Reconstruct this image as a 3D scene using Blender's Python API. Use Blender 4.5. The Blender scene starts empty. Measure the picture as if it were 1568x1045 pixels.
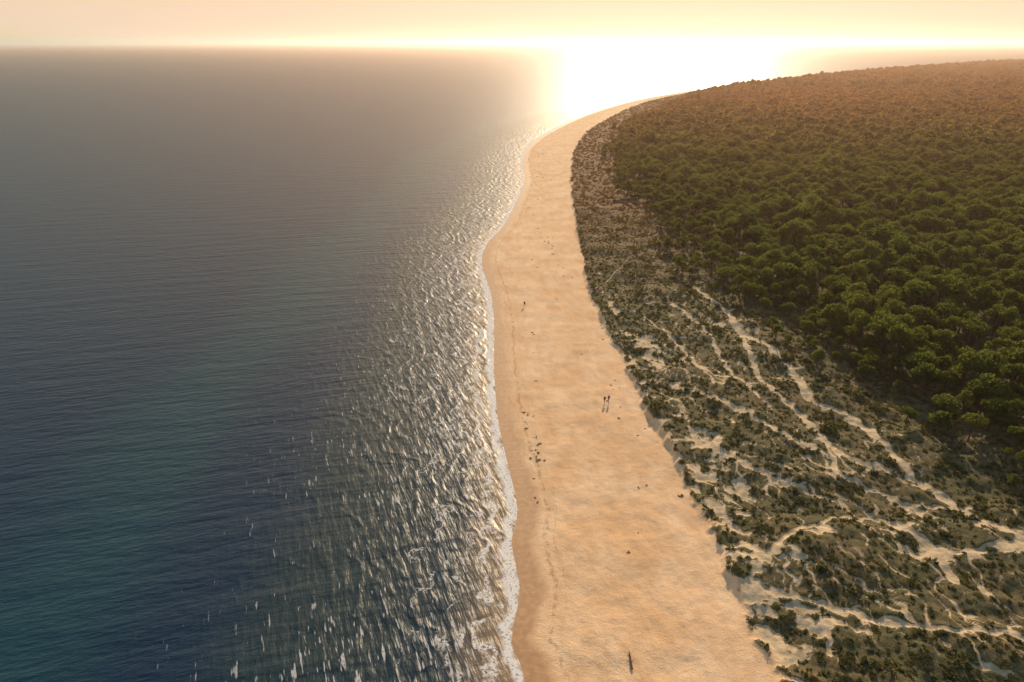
import bpy, math, random
import numpy as np
from mathutils import Vector
rng=np.random.default_rng(7); random.seed(7)
sc=bpy.context.scene
sc.view_settings.view_transform='Standard'; sc.view_settings.look='None'; sc.view_settings.exposure=0

# ------------------------------------------------------------------ survey of the coast (metres)
SHORE=[(2,-400),(2,-100),(1,0),(1,35),(1.5,58.4),(-0.1,64.3),(1.1,73.9),(-0.1,83.5),(0.9,91.5),(-1.1,106.9),(-2.9,121.3),(-4.3,145.9),(-4.8,170.3),(-6.4,196.5),(-10.4,226.6),(-9.7,251.7),(-3.3,282.0),(1.9,327.0),(7.0,387.0),(7,457),(15,536),(39,636),(82,771),(148,931),(229,1078),(330,1225),(480,1400),(720,1700),(1260,2290),(2150,3100),(3600,4200),(6500,6000),(12000,9000)]
DUNE=[(30,-400),(30,0),(30.5,40),(30.5,58.4),(29.6,64.3),(31.1,72.1),(30.5,77.8),(30.7,86.6),(28.9,93.2),(29.2,104.8),(27.8,116.2),(26.8,129.7),(25.7,151.4),(23.6,175.0),(23.7,202.6),(24.5,238.6),(26.8,287.8),(31.4,367.9),(43,486),(64,598),(105,736),(166,900),(250,1055),(345,1190),(500,1370),(740,1670),(1290,2250),(2180,3060),(3630,4150),(6530,5930),(12000,8900)]
FOREST=[(125,-400),(112,0),(98,45),(90,70),(82.8,89.8),(80.6,97.8),(80.3,106.9),(75.4,113.7),(75.3,126.8),(69.4,135.7),(64.4,145.9),(64.4,170.3),(58.6,187.8),(52.3,202.5),(55,247),(53.3,288),(53.3,359),(66,486),(95,621),(152,771),(268,1050),(360,1180),(510,1360),(750,1660),(1300,2240),(2190,3050),(3640,4140),(6540,5920),(12000,8880)]
PATHS=[([(58.7,165.7),(55.5,142.4),(54.5,132.6),(56.4,124),(57.5,115),(58.9,104.7),(63.5,99.7),(69,93.3)],.6),
([(53.8,208.9),(55.5,190.7),(58.8,175.5),(58.3,161.4),(61.7,149.6),(62.9,135.7),(61.8,124),(66.2,118.7),(68.1,109.1),(68.1,99.7),(70.2,91.5),(71.5,86.6),(76.9,81.3),(90,76)],.85),
([(57.5,115),(57.3,103.7),(55.8,97.8),(61.4,93.3),(65,89.8),(72.5,88.2)],.5),
([(57.7,85.8),(60.8,82),(61.4,77.8),(60.7,72.7)],.75),
([(59.7,79.9),(66.5,78.6),(76.4,80.6)],.45),
([(26,106.9),(33.8,109.1),(39.3,102.8),(45.8,95),(53.4,89.8)],.4),
([(28.9,73.9),(36.8,70.3),(44,66.9),(51.2,64.3),(64,62.8),(80,58)],.5),
([(38.8,129.7),(44.7,121.3),(51,109.1),(56.8,102.8)],.4),
([(28,161.4),(38,145.9),(46.1,135.7),(54.2,129.7)],.35),
([(30.6,70.3),(38,79.1),(48.3,85),(57.7,85.8)],.35),
([(29.8,202.5),(44.8,230.6),(53.8,208.9)],.16),
([(26,230),(38,262),(47,300)],.14),([(45,180),(50,160),(49,140),(52,120)],.4),([(36,172),(41,150),(44,132)],.35),
([(27,60),(42,52),(60,44)],.5)]
PATCH=[(27.6,175.5,1.3,6),(32.4,153.3,1.8,4.5),(33.3,145,1.8,4),(35.6,131,2,2.5),(36.9,109,2.6,3.6),(38,104.3,2,2.2),(38.4,94.1,2.2,2),(32.8,89.8,1.6,3),(36.2,77.8,2.4,2.8),(40,76.6,1.7,1.6),(32.9,69.1,2.2,2.4),(38.9,64.8,2.8,2.8),(60.8,78.6,1.8,2),(73.2,78.6,3,1.6),(32.7,99.7,1.4,2.5),(46.3,82.8,2,1),(64.5,90,2,.8),(33,60,2,2.4),(35.5,87,1.2,1.5),(34,118,1.0,2.5)]

def catmull(P,n=6):
    P=[np.array(p,float) for p in P]; out=[]
    for i in range(len(P)-1):
        p0=P[max(i-1,0)];p1=P[i];p2=P[i+1];p3=P[min(i+2,len(P)-1)]
        for k in range(n):
            t=k/n
            out.append(.5*((2*p1)+(-p0+p2)*t+(2*p0-5*p1+4*p2-p3)*t*t+(-p0+3*p1-3*p2+p3)*t**3))
    out.append(P[-1]); return np.array(out)
def polydist(X,Y,L):
    d=np.full(X.shape,1e18)
    for a,b in zip(L[:-1],L[1:]):
        dx,dy=b-a; l2=dx*dx+dy*dy+1e-12
        t=np.clip(((X-a[0])*dx+(Y-a[1])*dy)/l2,0,1)
        np.minimum(d,(X-a[0]-t*dx)**2+(Y-a[1]-t*dy)**2,out=d)
    return np.sqrt(d)
def sdist(X,Y,pts,n=3):
    L=catmull(pts,n)
    d=polydist(X,Y,L)
    xb=np.interp(Y,L[:,1],L[:,0])
    return np.where(X>xb,d,-d)
_perm=rng.permutation(4096); _g=rng.uniform(0,2*np.pi,4096); _gx=np.cos(_g);_gy=np.sin(_g)
def perlin(x,y,seed=0):
    xi=np.floor(x).astype(np.int64);yi=np.floor(y).astype(np.int64)
    xf=x-xi;yf=y-yi
    def gr(ix,iy,fx,fy):
        h=_perm[(_perm[(ix+seed*57)&4095]+iy)&4095]
        return _gx[h]*fx+_gy[h]*fy
    u=xf**3*(xf*(xf*6-15)+10);v=yf**3*(yf*(yf*6-15)+10)
    a=gr(xi,yi,xf,yf);b=gr(xi+1,yi,xf-1,yf);c=gr(xi,yi+1,xf,yf-1);d=gr(xi+1,yi+1,xf-1,yf-1)
    return (a+(b-a)*u)+((c+(d-c)*u)-(a+(b-a)*u))*v
def fbm(x,y,s,o=4,seed=0):
    r=0;amp=1
    for k in range(o):
        r=r+amp*perlin(x/s+13.7*k,y/s-7.1*k,seed+k);s=s/2;amp*=.5
    return r
def ss(a,b,x):
    t=np.clip((x-a)/(b-a),0,1);return t*t*(3-2*t)

def fields(X,Y):
    """terrain height and cover masks for any ground point"""
    s=sdist(X,Y,SHORE); dn=sdist(X,Y,DUNE)
    w=fbm(X,Y,9,4,3)
    dn=dn+w*1.3+fbm(X,Y,2.2,2,11)*.6
    fo=sdist(X,Y,FOREST)
    near=ss(900,300,Y)
    dune=ss(-.4,1.0,dn)
    beach=np.clip(s,-60,30)
    h=np.where(beach<0,beach*.07,beach*.05)+ .22*fbm(X,Y,11,3,20)*ss(1,8,s)+.11*fbm(X*1.6,Y,3.2,3,25)*ss(2,8,s)
    h=h+dune*(1.0+.25*ss(0,30,dn))+ dune*near*(fbm(X,Y,14,2,31)*1.4+fbm(X,Y,4.5,3,37)*.55)
    wx=X+fbm(X,Y,6,3,41)*2.2; wy=Y+fbm(X,Y,6,3,47)*3.0
    path=np.zeros_like(X)
    m=(Y<420)&(Y>20)&(X<130)&(X>10)
    if m.any():
        xm,ym,wxm,wym=X[m],Y[m],wx[m],wy[m]
        pm=np.zeros(xm.shape)
        wob=fbm(xm,ym,3,2,53)
        for L,wd in PATHS:
            d=polydist(xm+wob*.9,ym+wob*1.4,catmull(L,4))
            wv=wd*(1+.9*fbm(xm,ym,5,2,59))
            pm=np.maximum(pm,ss(wv*1.3+.1,wv*.5,d)*1.0)
        for cx,cy,rx,ry in PATCH:
            q=np.sqrt(((wxm-cx)/rx)**2+((wym-cy)/ry)**2)+fbm(xm,ym,2.0,4,61)*1.3
            pm=np.maximum(pm,ss(1.1,.75,q))
        ca,sa=math.cos(.5),math.sin(.5)
        U=(wxm*ca+wym*sa)/3.6; V=(-wxm*sa+wym*ca)/9.0
        r=np.abs(perlin(U,V,71)); 
        r2=np.abs(perlin(U*1.9+4,V*2.3,73))
        dens=ss(-.35,.25,fbm(xm,ym,22,2,79))
        net=ss(.07,.012,r)*.8*(.3+.7*dens)+ss(.06,.01,r2)*.55*(.4+.6*dens)
        edge=ss(12,2,dn[m])*ss(175,120,ym)
        spl=ss(.24,.46,fbm(xm,ym,3.0,4,83)+edge*.12)*edge
        pm=np.maximum(pm,np.clip(net,0,1)); pm=np.maximum(pm,spl*.9)
        pm*=ss(4,-3,fo[m])
        path[m]=pm
    sand=np.maximum(1-dune,path*(.22+.78*ss(300,140,Y)))
    h=h-path*dune*.22
    return s,dn,fo,h,sand,dune

# ------------------------------------------------------------------ helpers
def mesh_from(name,verts,faces,mats=(),smooth=False,n=4):
    me=bpy.data.meshes.new(name)
    verts=np.asarray(verts,np.float32); faces=np.asarray(faces,np.int32)
    me.vertices.add(len(verts)); me.vertices.foreach_set('co',verts.ravel())
    me.loops.add(faces.size); me.loops.foreach_set('vertex_index',faces.ravel())
    me.polygons.add(len(faces)); me.polygons.foreach_set('loop_start',np.arange(0,faces.size,n,dtype=np.int32))
    try: me.polygons.foreach_set('loop_total',np.full(len(faces),n,np.int32))
    except Exception: pass
    me.update(calc_edges=True); 
    if smooth: me.polygons.foreach_set('use_smooth',np.ones(len(faces),bool))
    for m in mats: me.materials.append(m)
    return me
def obj(name,me,coll=None):
    o=bpy.data.objects.new(name,me);(coll or sc.collection).objects.link(o);return o
def grid(rows,cols):
    i=np.arange(rows*cols).reshape(rows,cols)
    return np.stack([i[:-1,:-1],i[:-1,1:],i[1:,1:],i[1:,:-1]],-1).reshape(-1,4)
def attr(me,name,v):
    a=me.attributes.new(name,'FLOAT','POINT');a.data.foreach_set('value',np.asarray(v,np.float32).ravel())

class NT:
    def __init__(s,name):
        s.m=bpy.data.materials.new(name);s.m.use_nodes=True;s.t=s.m.node_tree;s.t.nodes.clear();s.out=s.n('ShaderNodeOutputMaterial')
    def n(s,ty,**k):
        x=s.t.nodes.new(ty)
        for a,b in k.items(): setattr(x,a,b)
        return x
    def l(s,a,b): s.t.links.new(a,b)
    def put(s,sock,v):
        if isinstance(v,bpy.types.NodeSocket): s.l(v,sock)
        else:
            if isinstance(v,tuple) and len(v)==3 and sock.type=='RGBA': v=v+(1,)
            sock.default_value=v
    def math(s,op,a,b=0.0,c=0.0,clamp=False):
        x=s.n('ShaderNodeMath',operation=op,use_clamp=clamp)
        s.put(x.inputs[0],a);s.put(x.inputs[1],b);s.put(x.inputs[2],c);return x.outputs[0]
    def mix(s,f,a,b,mode='MIX'):
        x=s.n('ShaderNodeMix',data_type='RGBA',blend_type=mode)
        s.put(x.inputs[0],f);s.put(x.inputs[6],a);s.put(x.inputs[7],b);return x.outputs[2]
    def ramp(s,v,a,b,lo=0.0,hi=1.0):
        x=s.n('ShaderNodeMapRange',interpolation_type='SMOOTHSTEP');s.put(x.inputs[0],v)
        x.inputs[1].default_value=a;x.inputs[2].default_value=b;x.inputs[3].default_value=lo;x.inputs[4].default_value=hi;return x.outputs[0]
    def attr(s,n): x=s.n('ShaderNodeAttribute',attribute_name=n);return x.outputs['Fac']
    def noise(s,scale,detail=4,vec=None,rot=0,sc_=(1,1,1),rough=.5,dist=0):
        x=s.n('ShaderNodeTexNoise');x.inputs['Scale'].default_value=scale;x.inputs['Detail'].default_value=detail;x.inputs['Roughness'].default_value=rough;x.inputs['Distortion'].default_value=dist
        if vec is None: vec=s.n('ShaderNodeNewGeometry').outputs['Position']
        mp=s.n('ShaderNodeMapping');mp.inputs['Rotation'].default_value=(0,0,rot)
        m2=s.n('ShaderNodeMapping');m2.inputs['Scale'].default_value=sc_
        s.l(vec,mp.inputs[0]);s.l(mp.outputs[0],m2.inputs[0]);s.l(m2.outputs[0],x.inputs['Vector']);return x.outputs['Fac']
    def bump(s,h,st,dist,nrm=None):
        x=s.n('ShaderNodeBump');s.put(x.inputs['Height'],h);s.put(x.inputs['Strength'],st);s.put(x.inputs['Distance'],dist)
        if nrm: s.l(nrm,x.inputs['Normal'])
        return x.outputs[0]

# ------------------------------------------------------------------ ground
def fan(rows,cols,t0,t1,y0,yend,k=50.):
    u=np.linspace(1/(y0+k),1/(yend+k),rows);Yr=1/u-k
    t=np.linspace(t0,t1,cols)
    Y=np.repeat(Yr[:,None],cols,1);X=t[None,:]*(Y+45)
    return X,Y
gx,gy=fan(1150,950,-.26,1.15,0,11000)
s,dn,fo,h,sand,dune=fields(gx.ravel(),gy.ravel())
g=NT('coastal_ground')
sandm=g.attr('sand');sh=g.attr('shore')
n1=g.noise(.09,3);n2=g.noise(1.1,4);n3=g.noise(5,3,rough=.6);n4=g.noise(.35,4,sc_=(1,.35,1))
dry=g.mix(g.ramp(n1,.3,.7),(.85,.53,.28),(.95,.655,.395))
dry=g.mix(g.ramp(n4,.42,.7,0,.45),dry,(.72,.41,.20))
dry=g.mix(g.ramp(n3,.5,.72,0,.35),dry,(.50,.31,.165))
pale=g.mix(g.ramp(n2,.3,.7),(.48,.36,.21),(.70,.54,.35))
isd=g.attr('dune')
dry=g.mix(isd,dry,pale)
shn=g.math('ADD',sh,g.math('MULTIPLY',g.math('SUBTRACT',g.noise(.12,3),.5),5.0))
wet=g.ramp(shn,4.2,2.6)
wetcol=g.mix(g.ramp(n2,.35,.7),(.45,.245,.115),(.56,.32,.155))
sandc=g.mix(wet,dry,wetcol)
shn2=g.math('ADD',sh,g.math('MULTIPLY',g.math('SUBTRACT',g.noise(.3,4),.5),2.2))
line=g.math('MULTIPLY',g.ramp(shn2,4.6,4.9),g.ramp(shn2,5.4,5.1))
sandc=g.mix(g.math('MULTIPLY',line,g.ramp(n2,.4,.6,0,.4)),sandc,(.26,.15,.09))
def track(c,w):
    a=g.math('ABSOLUTE',g.math('SUBTRACT',g.math('ADD',sh,g.math('MULTIPLY',n1,2.0)),c))
    return g.ramp(a,w,w*.4)
tk=g.math('MAXIMUM',track(5.9,.13),track(7.5,.13));tk=g.math('MULTIPLY',tk,g.ramp(n2,.35,.6,.0,.25))
sandc=g.mix(tk,sandc,(.40,.24,.13))
veg=g.mix(g.ramp(n2,.3,.7),(.070,.068,.026),(.19,.14,.065))
veg=g.mix(g.ramp(g.noise(.07,3),.4,.65,0,.6),veg,(.065,.075,.028))
veg=g.mix(g.ramp(n3,.45,.7,0,.5),veg,(.27,.19,.105))
sp=g.n('ShaderNodeSeparateXYZ');g.l(g.n('ShaderNodeNewGeometry').outputs['Position'],sp.inputs[0])
veg=g.mix(g.ramp(sp.outputs[1],170,330,0,.85),veg,g.mix(n4,(.15,.075,.030),(.24,.13,.055)))
fac=g.ramp(g.math('ADD',sandm,g.math('MULTIPLY',g.math('SUBTRACT',n3,.5),.6)),.25,.65)
col=g.mix(fac,veg,sandc)
b=g.n('ShaderNodeBsdfPrincipled')
g.put(b.inputs['Base Color'],col)
g.put(b.inputs['Roughness'],g.ramp(wet,0,1,.95,.5)); b.inputs['Specular IOR Level'].default_value=.2
bh=g.math('ADD',g.math('MULTIPLY',n3,.5),g.math('MULTIPLY',n2,.65))
dryfac=g.ramp(wet,0,1,1,.15)
g.l(g.bump(bh,g.math('MULTIPLY',dryfac,.65),.26),b.inputs['Normal'])
g.l(b.outputs[0],g.out.inputs[0])
me=mesh_from('ground',np.stack([gx.ravel(),gy.ravel(),h],1),grid(1150,950),[g.m],True)
attr(me,'sand',sand);attr(me,'shore',s);attr(me,'dune',ss(0,2,dn))
ground=obj('ground',me)

# ------------------------------------------------------------------ sea
wx,wy=fan(700,900,-1.6,1.6,0,60000)
ws=sdist(wx.ravel(),wy.ravel(),SHORE)
w=NT('sea_water')
sh=w.attr('shore')
n_big=w.noise(.012,3,sc_=(1.6,.5,1))
nb=w.math('SUBTRACT',n_big,.5)
bar=w.ramp(w.math('ABSOLUTE',w.math('ADD',w.math('ADD',sh,60.0),w.math('MULTIPLY',nb,50.0))),22,2,0,.6)
bar2=w.ramp(w.math('ABSOLUTE',w.math('ADD',w.math('ADD',sh,24.0),w.math('MULTIPLY',nb,25.0))),14,2,0,.8)
c=w.mix(bar,(.0004,.023,.056),(.0012,.056,.072))
c=w.mix(bar2,c,(.020,.042,.045))
c=w.mix(w.ramp(sh,-45,-12,0,.6),c,(.010,.032,.040))
c=w.mix(w.ramp(sh,-10,-.5,0,.95),c,(.28,.19,.11))
near=w.noise(.60,4,rot=-.34,sc_=(1.5,.30,1),rough=.55)
rip=w.noise(.62,5,rot=-.3,sc_=(.40,1.25,1),rough=.6)
swell=w.noise(.16,2,rot=-.25,sc_=(.25,1.5,1))
nearw=w.ramp(sh,-60,-12)
hh=w.math('ADD',w.math('MULTIPLY',rip,w.math('SUBTRACT',1.2,nearw)),w.math('MULTIPLY',near,w.math('MULTIPLY',nearw,.8)))
hh=w.math('ADD',hh,w.math('MULTIPLY',swell,1.3))
brk=w.noise(.30,4,sc_=(1,.5,1)); cell=w.noise(2.6,4,rough=.7); edge=w.noise(.28,4)
xyz=w.n('ShaderNodeSeparateXYZ');w.l(w.n('ShaderNodeNewGeometry').outputs['Position'],xyz.inputs[0])
ph=w.math('ADD',w.math('ADD',sh,w.math('MULTIPLY',xyz.outputs[1],.16)),w.math('MULTIPLY',w.noise(.07,3),26.0))
row=w.math('POWER',w.math('ADD',w.math('MULTIPLY',w.math('SINE',w.math('MULTIPLY',ph,1.35)),.5),.5),2.5)
hh=w.math('ADD',hh,w.math('MULTIPLY',row,w.ramp(sh,-55,-15,0,.20)))
def foamline(c,wd,amp,nz):
    q=w.math('ADD',sh,w.math('MULTIPLY',w.math('SUBTRACT',nz,.5),amp))
    return w.ramp(w.math('ABSOLUTE',w.math('SUBTRACT',q,c)),wd,wd*.3)
f1=w.math('MULTIPLY',foamline(-.8,1.4,4.5,edge),w.ramp(cell,.36,.5))
f2=w.math('MULTIPLY',foamline(-4.0,.9,9,edge),w.math('MULTIPLY',w.ramp(brk,.42,.52),w.ramp(cell,.40,.54)))
f3=w.math('MULTIPLY',foamline(-8.0,.7,13,edge),w.math('MULTIPLY',w.ramp(brk,.46,.54),w.ramp(cell,.42,.56,0,.9)))
f4=w.math('MULTIPLY',foamline(-13,.6,18,edge),w.math('MULTIPLY',w.ramp(brk,.50,.56),w.ramp(cell,.42,.56,0,.8)))
crest=w.noise(1.5,3,rot=-.34,sc_=(1.7,.20,1),rough=.5)
dens=w.ramp(sh,-48,-3,-.03,.05)
patchy=w.ramp(w.noise(.06,2),.35,.65,-.05,.03)
cv=w.math('ADD',w.math('ADD',crest,patchy),w.math('ADD',dens,w.math('MULTIPLY',row,.08)))
caps=w.ramp(cv,.665,.725)
caps=w.math('MULTIPLY',caps,w.math('MULTIPLY',w.ramp(sh,-56,-20),w.ramp(cell,.33,.50,.2,.65)))
foam=w.math('MAXIMUM',w.math('MAXIMUM',w.math('MAXIMUM',f1,f2),f4),w.math('MAXIMUM',f3,caps),clamp=True)
wat=w.n('ShaderNodeBsdfPrincipled')
w.put(wat.inputs['Base Color'],c); wat.inputs['IOR'].default_value=1.333; wat.inputs['Roughness'].default_value=.40
w.l(w.bump(hh,1.0,.36),wat.inputs['Normal'])
fb=w.n('ShaderNodeBsdfDiffuse');fb.inputs[0].default_value=(.88,.84,.79,1)
mx=w.n('ShaderNodeMixShader');w.l(foam,mx.inputs[0]);w.l(wat.outputs[0],mx.inputs[1]);w.l(fb.outputs[0],mx.inputs[2]);w.l(mx.outputs[0],w.out.inputs[0])
me=mesh_from('sea_water',np.stack([wx.ravel(),wy.ravel(),np.zeros(wx.size)],1),grid(700,900),[w.m],True)
attr(me,'shore',ws); sea=obj('sea_water',me)

# ------------------------------------------------------------------ vegetation
def leaf_mat(name,dark,light,tip,tr,far_glow_brown=None):
    m=NT(name);oi=m.n('ShaderNodeObjectInfo').outputs['Random']
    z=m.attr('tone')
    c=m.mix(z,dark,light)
    c=m.mix(m.ramp(oi,.45,1,0,.75),c,tip)
    c=m.mix(m.ramp(m.noise(.02,2),.4,.7,0,.35),c,tip)
    tc=m.mix(.6,c,tr)
    if far_glow_brown:   # pines: far orange glow painted into leaf colour; scrub: browner with distance
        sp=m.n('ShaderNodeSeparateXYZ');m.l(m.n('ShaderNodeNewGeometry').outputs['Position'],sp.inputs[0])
        f=m.math('MULTIPLY',m.ramp(sp.outputs[1],far_glow_brown[1],far_glow_brown[2]),m.ramp(m.noise(.008,2),.2,.7,.65,1))
        c=m.mix(f,c,m.mix(z,far_glow_brown[3],far_glow_brown[0])); tc=m.mix(f,tc,far_glow_brown[4])
    d=m.n('ShaderNodeBsdfDiffuse');m.put(d.inputs[0],c)
    t=m.n('ShaderNodeBsdfTranslucent');m.put(t.inputs[0],tc)
    x=m.n('ShaderNodeMixShader');x.inputs[0].default_value=.45
    m.l(d.outputs[0],x.inputs[1]);m.l(t.outputs[0],x.inputs[2]);m.l(x.outputs[0],m.out.inputs[0]);return m.m
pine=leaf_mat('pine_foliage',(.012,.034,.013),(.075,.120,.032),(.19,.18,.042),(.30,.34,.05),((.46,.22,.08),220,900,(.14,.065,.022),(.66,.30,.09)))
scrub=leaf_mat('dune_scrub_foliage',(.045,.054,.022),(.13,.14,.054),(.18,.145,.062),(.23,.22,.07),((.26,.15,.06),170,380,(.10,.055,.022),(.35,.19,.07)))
bk=NT('bark');bb=bk.n('ShaderNodeBsdfPrincipled');bk.put(bb.inputs['Base Color'],bk.mix(bk.noise(5,3),(.05,.032,.02),(.13,.085,.055)));bb.inputs['Roughness'].default_value=.9;bk.l(bb.outputs[0],bk.out.inputs[0])

def leaves(centres,radii,n,size,r):
    k=len(centres);idx=r.integers(0,k,n)
    d=r.normal(size=(n,3));d/=np.linalg.norm(d,axis=1)[:,None]
    rad=r.uniform(.55,1.05,n)**.6
    p=centres[idx]+d*(radii[idx]*rad)[:,None]*np.array([1,1,.75])
    nr=d+r.normal(size=(n,3))*.7+np.array([0,0,.3]);nr/=np.linalg.norm(nr,axis=1)[:,None]
    a=np.cross(nr,r.normal(size=(n,3)));a/=np.linalg.norm(a,axis=1)[:,None];b=np.cross(nr,a)
    sz=(size*r.uniform(.6,1.4,n))[:,None]
    v=np.stack([p-a*sz-b*sz*.6,p+a*sz-b*sz*.6,p+a*sz*.8+b*sz*.6,p-a*sz*.8+b*sz*.6],1).reshape(-1,3)
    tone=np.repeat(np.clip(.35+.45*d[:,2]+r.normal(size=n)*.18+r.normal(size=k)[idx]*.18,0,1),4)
    return v,np.arange(4*n).reshape(-1,4),tone
def tube(p0,p1,r0,r1,sides=6):
    p0=np.array(p0,float);p1=np.array(p1,float);ax=p1-p0;ax/=np.linalg.norm(ax)
    a=np.cross(ax,[.3,.9,.2]);a/=np.linalg.norm(a);b=np.cross(ax,a)
    an=np.linspace(0,2*np.pi,sides,endpoint=False)
    ring=np.cos(an)[:,None]*a+np.sin(an)[:,None]*b
    v=np.concatenate([p0+ring*r0,p1+ring*r1]);f=[[i,(i+1)%sides,sides+(i+1)%sides,sides+i] for i in range(sides)]
    return v,np.array(f)
def make_tree(name,seed,n,size,coll):
    r=np.random.default_rng(seed);H=r.uniform(4.8,8.2);R=r.uniform(1.9,3.0)
    k=15;cen=[];
    for i in range(k):
        a=i*2.4+r.uniform(-.5,.5);q=math.sqrt((i+.5)/k)*R*r.uniform(.7,1.0)
        cen.append((math.cos(a)*q,math.sin(a)*q,H*.60+(1-(q/R)**2)*H*.34+r.uniform(-.7,.4)))
    cen=np.array(cen);rad=r.uniform(.6,1.2,k)
    V=[];Fc=[];off=0;T=[];M=[]
    bend=r.uniform(-.35,.35,2)
    pts=[(0,0,-.3),(bend[0],bend[1],H*.3),(bend[0]*.6,bend[1]*1.6,H*.58),(0,0,H*.85)]
    rr=[.24,.17,.12,.05]
    parts=[tube(pts[i],pts[i+1],rr[i],rr[i+1]) for i in range(3)]
    for i in r.choice(k,8,replace=False): parts.append(tube(pts[2] if i%2 else pts[1],cen[i],.08,.025,4))
    for v,f in parts:
        V.append(v);Fc.append(f+off);off+=len(v);T.append(np.zeros(len(v)));M+= [0]*len(f)
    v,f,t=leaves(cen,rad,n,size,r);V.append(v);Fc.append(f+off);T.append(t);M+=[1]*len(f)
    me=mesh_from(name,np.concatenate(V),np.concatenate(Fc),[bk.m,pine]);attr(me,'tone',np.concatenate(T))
    me.polygons.foreach_set('material_index',np.array(M,np.int32))
    o=obj(name,me,coll);return o
def make_tuft(name,seed,n,size,R,Hh,coll,mat):
    r=np.random.default_rng(seed);k=7
    cen=np.stack([r.uniform(-R,R,k)*.7,r.uniform(-R,R,k)*.7,r.uniform(.1,.8,k)*Hh],1);rad=r.uniform(.25,.5,k)*R
    v,f,t=leaves(cen,rad,n,size,r)
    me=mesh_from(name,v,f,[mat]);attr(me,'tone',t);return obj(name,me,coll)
def hidden_coll(name):
    c=bpy.data.collections.new(name);return c
cT=hidden_coll('pine_variants');cF=hidden_coll('pine_far_variants');cS=hidden_coll('shrub_variants');cD=hidden_coll('seaweed_variants')
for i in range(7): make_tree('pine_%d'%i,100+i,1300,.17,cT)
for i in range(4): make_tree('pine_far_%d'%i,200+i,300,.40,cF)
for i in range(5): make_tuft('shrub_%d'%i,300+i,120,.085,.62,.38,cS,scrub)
sw=NT('seaweed');sb=sw.n('ShaderNodeBsdfPrincipled');sb.inputs['Base Color'].default_value=(.075,.042,.025,1);sb.inputs['Roughness'].default_value=.7;sw.l(sb.outputs[0],sw.out.inputs[0])
for i in range(4): make_tuft('seaweed_%d'%i,400+i,60,.08,.5,.08,cD,sw.m)

def scatter(name,P,scale,coll,seed):
    me=bpy.data.meshes.new(name);me.vertices.add(len(P));me.vertices.foreach_set('co',np.asarray(P,np.float32).ravel())
    attr(me,'scl',scale);r=np.random.default_rng(seed);attr(me,'rot',r.uniform(0,6.283,len(P)))
    o=obj(name,me)
    ng=bpy.data.node_groups.new(name,'GeometryNodeTree')
    ng.interface.new_socket('Geometry',in_out='INPUT',socket_type='NodeSocketGeometry');ng.interface.new_socket('Geometry',in_out='OUTPUT',socket_type='NodeSocketGeometry')
    N=ng.nodes.new;i=N('NodeGroupInput');o2=N('NodeGroupOutput');ip=N('GeometryNodeInstanceOnPoints');ci=N('GeometryNodeCollectionInfo')
    ci.inputs['Collection'].default_value=coll;ci.inputs['Separate Children'].default_value=True;ci.inputs['Reset Children'].default_value=True
    mp=N('GeometryNodeMeshToPoints')
    a1=N('GeometryNodeInputNamedAttribute');a1.data_type='FLOAT';a1.inputs[0].default_value='scl'
    a2=N('GeometryNodeInputNamedAttribute');a2.data_type='FLOAT';a2.inputs[0].default_value='rot'
    cx=N('ShaderNodeCombineXYZ')
    L=ng.links.new
    L(i.outputs[0],mp.inputs[0]);L(mp.outputs[0],ip.inputs['Points']);L(ci.outputs[0],ip.inputs['Instance']);ip.inputs['Pick Instance'].default_value=True
    L(a2.outputs[0],cx.inputs[2]);L(cx.outputs[0],ip.inputs['Rotation']);L(a1.outputs[0],ip.inputs['Scale']);L(ip.outputs[0],o2.inputs[0])
    md=o.modifiers.new('scatter','NODES');md.node_group=ng
    return o
def jgrid(x0,x1,y0,y1,sp,seed):
    r=np.random.default_rng(seed)
    X,Y=np.meshgrid(np.arange(x0,x1,sp),np.arange(y0,y1,sp));X=X.ravel();Y=Y.ravel()
    return X+r.uniform(-.48,.48,X.size)*sp,Y+r.uniform(-.48,.48,X.size)*sp,r
def forest_pts(x0,x1,y0,y1,sp,seed,tmax=1.05):
    X,Y,r=jgrid(x0,x1,y0,y1,sp,seed)
    k=(X<tmax*(Y+60));X=X[k];Y=Y[k];r_=r.random(X.size)
    s,dn,fo,h,sand,dune=fields(X,Y)
    e=fo+fbm(X,Y,16,3,91)*14*ss(900,200,Y)
    gap=fbm(X,Y,13,3,97)
    k=(e>0)&(dn>2)&((gap>-.42)|(e>60))&((e>10)|(r_<.25+.075*e))&(r_<.93)
    X,Y,h,e=X[k],Y[k],h[k],e[k]
    sc_=(.60+.40*ss(0,28,e))*r.uniform(.6,1.3,X.size)*(1+.45*fbm(X,Y,26,2,101))
    return np.stack([X,Y,h-.1],1),sc_
P,S_=forest_pts(45,560,-20,460,3.9,1)
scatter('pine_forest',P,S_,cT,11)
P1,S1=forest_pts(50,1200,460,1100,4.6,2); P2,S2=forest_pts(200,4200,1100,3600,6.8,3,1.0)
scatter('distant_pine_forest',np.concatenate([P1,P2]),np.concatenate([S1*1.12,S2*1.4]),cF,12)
X,Y,r=jgrid(22,130,20,300,.82,5)
s,dn,fo,h,sand,dune=fields(X,Y)
cov=fbm(X,Y,7,3,111)
k=(dn>.3)&(sand<.3)&(r.random(X.size)<.55+.6*cov+.35*ss(4,0,dn))&(fo<25)
P=np.stack([X,Y,h-.05],1)[k];sz=r.uniform(.35,.9,k.sum())*(1+.6*np.clip(cov[k],0,1))
big=r.random(k.sum())<.012+.06*ss(-25,0,fo[k]);sz=np.where(big,sz*2.2,sz)
X,Y,r=jgrid(22,420,300,1150,1.9,6)
s,dn,fo,h,sand,dune=fields(X,Y)
k2=(dn>.6)&(fo<12)&(r.random(X.size)<.5+.5*fbm(X,Y,12,3,113))
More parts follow.
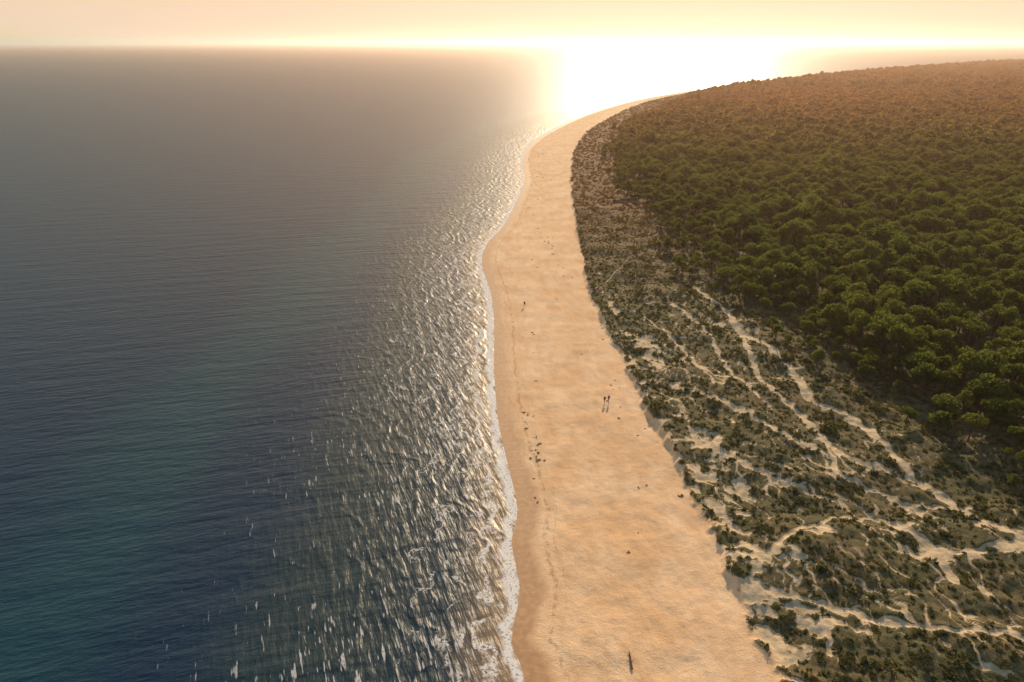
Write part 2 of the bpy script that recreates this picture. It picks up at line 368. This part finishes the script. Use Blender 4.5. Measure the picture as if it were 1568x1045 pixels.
Pf=np.stack([X,Y,h-.05],1)[k2];sf=r.uniform(.9,1.9,k2.sum())
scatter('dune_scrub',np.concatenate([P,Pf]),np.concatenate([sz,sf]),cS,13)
cl=[(14.3,245,9,1.2,5),(17,399,12,3,16),(5,109,10,.5,4),(3.2,121.3,7,.5,3),(22,130,4,2,6),(4,100,8,.5,6),(11,262,5,3,6),(20,150,5,2,10),(24,118,4,1.5,4),(16,205,4,4,14),(22,98,2,1,2),(8,440,8,4,18),(24,470,10,6,20),(12,320,7,5,20),(5,150,6,1,14),(18,82,2,3,6),(10,210,4,3,20),(28,93,3,.4,.5)]
r=np.random.default_rng(9);PX=[];
for cx,cy,n,a,b_ in cl: PX.append(np.stack([r.normal(cx,a,n),r.normal(cy,b_,n)],1))
PX=np.concatenate(PX);s,dn,fo,h,sand,dune=fields(PX[:,0],PX[:,1]);k=(s>1.5)
scatter('seaweed_wrack',np.stack([PX[:,0],PX[:,1],h],1)[k],r.uniform(.25,.7,k.sum())*(1+PX[k,1]/700),cD,14)
V=[];Fc=[];off=0
pts=[(14.5,59.7,.0),(14.48,60.5,.05),(14.55,61.3,.02),(14.5,62.2,.12)]
def gz(x,y): return float(fields(np.array([float(x)]),np.array([float(y)]))[3][0])
hz=gz(14.5,61)+.1
pts=[(a,b_,c_+hz) for a,b_,c_ in pts];rr=[.12,.13,.10,.05]
for i in range(3):
    v,f=tube(pts[i],pts[i+1],rr[i],rr[i+1],8);V.append(v);Fc.append(f+off);off+=len(v)
for a,b_,ra,rb in [(pts[1],(14.95,60.9,hz+.3),.05,.02),(pts[2],(14.2,61.8,hz+.22),.04,.015)]:
    v,f=tube(a,b_,ra,rb,6);V.append(v);Fc.append(f+off);off+=len(v)
obj('driftwood_log',mesh_from('driftwood_log',np.concatenate(V),np.concatenate(Fc),[bk.m]))

# ------------------------------------------------------------------ tiny figures walking on the beach
def person(x,y,rot,shirt,shorts,stride,hair=(.03,.02,.015)):
    m=NT('clothing_and_skin');tc=m.n('ShaderNodeTexCoord');sp=m.n('ShaderNodeSeparateXYZ');m.l(tc.outputs['Object'],sp.inputs[0]);z=sp.outputs[2]
    c=m.mix(m.math('GREATER_THAN',z,.50),(.42,.24,.16),shorts)
    c=m.mix(m.math('GREATER_THAN',z,.93),c,shirt)
    c=m.mix(m.math('GREATER_THAN',z,1.42),c,(.45,.27,.19))
    c=m.mix(m.math('GREATER_THAN',z,1.63),c,hair)
    bs=m.n('ShaderNodeBsdfPrincipled');m.put(bs.inputs['Base Color'],c);bs.inputs['Roughness'].default_value=.85;m.l(bs.outputs[0],m.out.inputs[0])
    q=stride
    v=[(0,0,.95),(0,.01,1.15),(0,0,1.38),(0,0,1.48),(0,.01,1.56),(0,.02,1.68),
       (.10,0,.90),(.11,q*.5,.50),(.11,q*.75,.09),(.11,q*.75+.14,.04),
       (-.10,0,.90),(-.11,-q*.25,.50),(-.11,-q*.9,.12),(-.11,-q*.9+.13,.04),
       (.18,0,1.38),(.24,-q*.3,1.12),(.23,-q*.25+.06,.88),(.22,-q*.2+.1,.80),
       (-.18,0,1.38),(-.24,q*.3,1.12),(-.23,q*.4+.06,.88),(-.22,q*.45+.1,.80)]
    e=[(0,1),(1,2),(2,3),(3,4),(4,5),(0,6),(6,7),(7,8),(8,9),(0,10),(10,11),(11,12),(12,13),(2,14),(14,15),(15,16),(16,17),(2,18),(18,19),(19,20),(20,21)]
    R=[.14,.13,.15,.055,.09,.10,.09,.06,.04,.035,.09,.06,.04,.035,.06,.045,.032,.03,.06,.045,.032,.03]
    me=bpy.data.meshes.new('person');me.from_pydata(v,e,[]);me.materials.append(m.m)
    o=obj('person',me);o.location=(x,y,gz(x,y));o.rotation_euler=(0,0,rot)
    o.modifiers.new('skin','SKIN');
    for i,sv in enumerate(me.skin_vertices[0].data): sv.radius=(R[i],R[i]);sv.use_root=(i==0)
    sb_=o.modifiers.new('sub','SUBSURF');sb_.levels=1;sb_.render_levels=1
person(19.3,125.4,.4,(.05,.05,.07),(.03,.03,.05),.35)
person(20.2,125.7,.4,(.16,.05,.04),(.05,.06,.10),.3)
person(3.6,184,-.2,(.04,.06,.12),(.03,.03,.03),.35)

# ------------------------------------------------------------------ sea haze: a real layer of scattering air
hz_=NT('sea_haze');vs=hz_.n('ShaderNodeVolumeScatter');vs.inputs['Color'].default_value=(1,.71,.55,1);vs.inputs['Density'].default_value=1/8200;vs.inputs['Anisotropy'].default_value=.60
hz_.l(vs.outputs[0],hz_.out.inputs['Volume'])
x0,x1,y0,y1,z0,z1=-30000,30000,-3000,50000,-6,160
hv=[(x,y,z) for z in (z0,z1) for y in (y0,y1) for x in (x0,x1)]
hf=[(0,2,3,1),(4,5,7,6),(0,1,5,4),(2,6,7,3),(0,4,6,2),(1,3,7,5)]
obj('haze',mesh_from('haze',hv,hf,[hz_.m]))

# ------------------------------------------------------------------ light
EL,AZ=math.radians(22),math.radians(12)
W=bpy.data.worlds.new('World');sc.world=W;W.use_nodes=True;nt=W.node_tree;nt.nodes.clear()
so=nt.nodes.new('ShaderNodeOutputWorld');bg=nt.nodes.new('ShaderNodeBackground');sk=nt.nodes.new('ShaderNodeTexSky');sk.sky_type='NISHITA';sk.sun_disc=False
sk.sun_elevation=EL;sk.sun_rotation=AZ;sk.air_density=1.0;sk.dust_density=1.5;sk.ozone_density=1.0;sk.altitude=50
STR=.15
bg.inputs[1].default_value=STR
dk=nt.nodes.new('ShaderNodeMix');dk.data_type='RGBA';dk.blend_type='DARKEN';dk.inputs[0].default_value=1
dk.inputs[7].default_value=(.92/STR,.67/STR,.48/STR,1)
nt.links.new(sk.outputs[0],dk.inputs[6]);nt.links.new(dk.outputs[2],bg.inputs[0]);nt.links.new(bg.outputs[0],so.inputs[0])
sl=bpy.data.lights.new('sun','SUN');sl.energy=5;sl.angle=math.radians(.5);sl.color=(1,.76,.50)
sun=obj('sun',sl);dirv=Vector((math.sin(AZ)*math.cos(EL),math.cos(AZ)*math.cos(EL),math.sin(EL)))
sun.rotation_euler=dirv.to_track_quat('Z','Y').to_euler();sun.location=(0,0,200)

cam=bpy.data.cameras.new('camera');cam.lens=24;cam.sensor_width=36;cam.clip_end=200000;cam.clip_start=1
co=obj('camera',cam);co.location=(0,0,70);co.rotation_euler=(math.radians(90-23.58),0,0);sc.camera=co
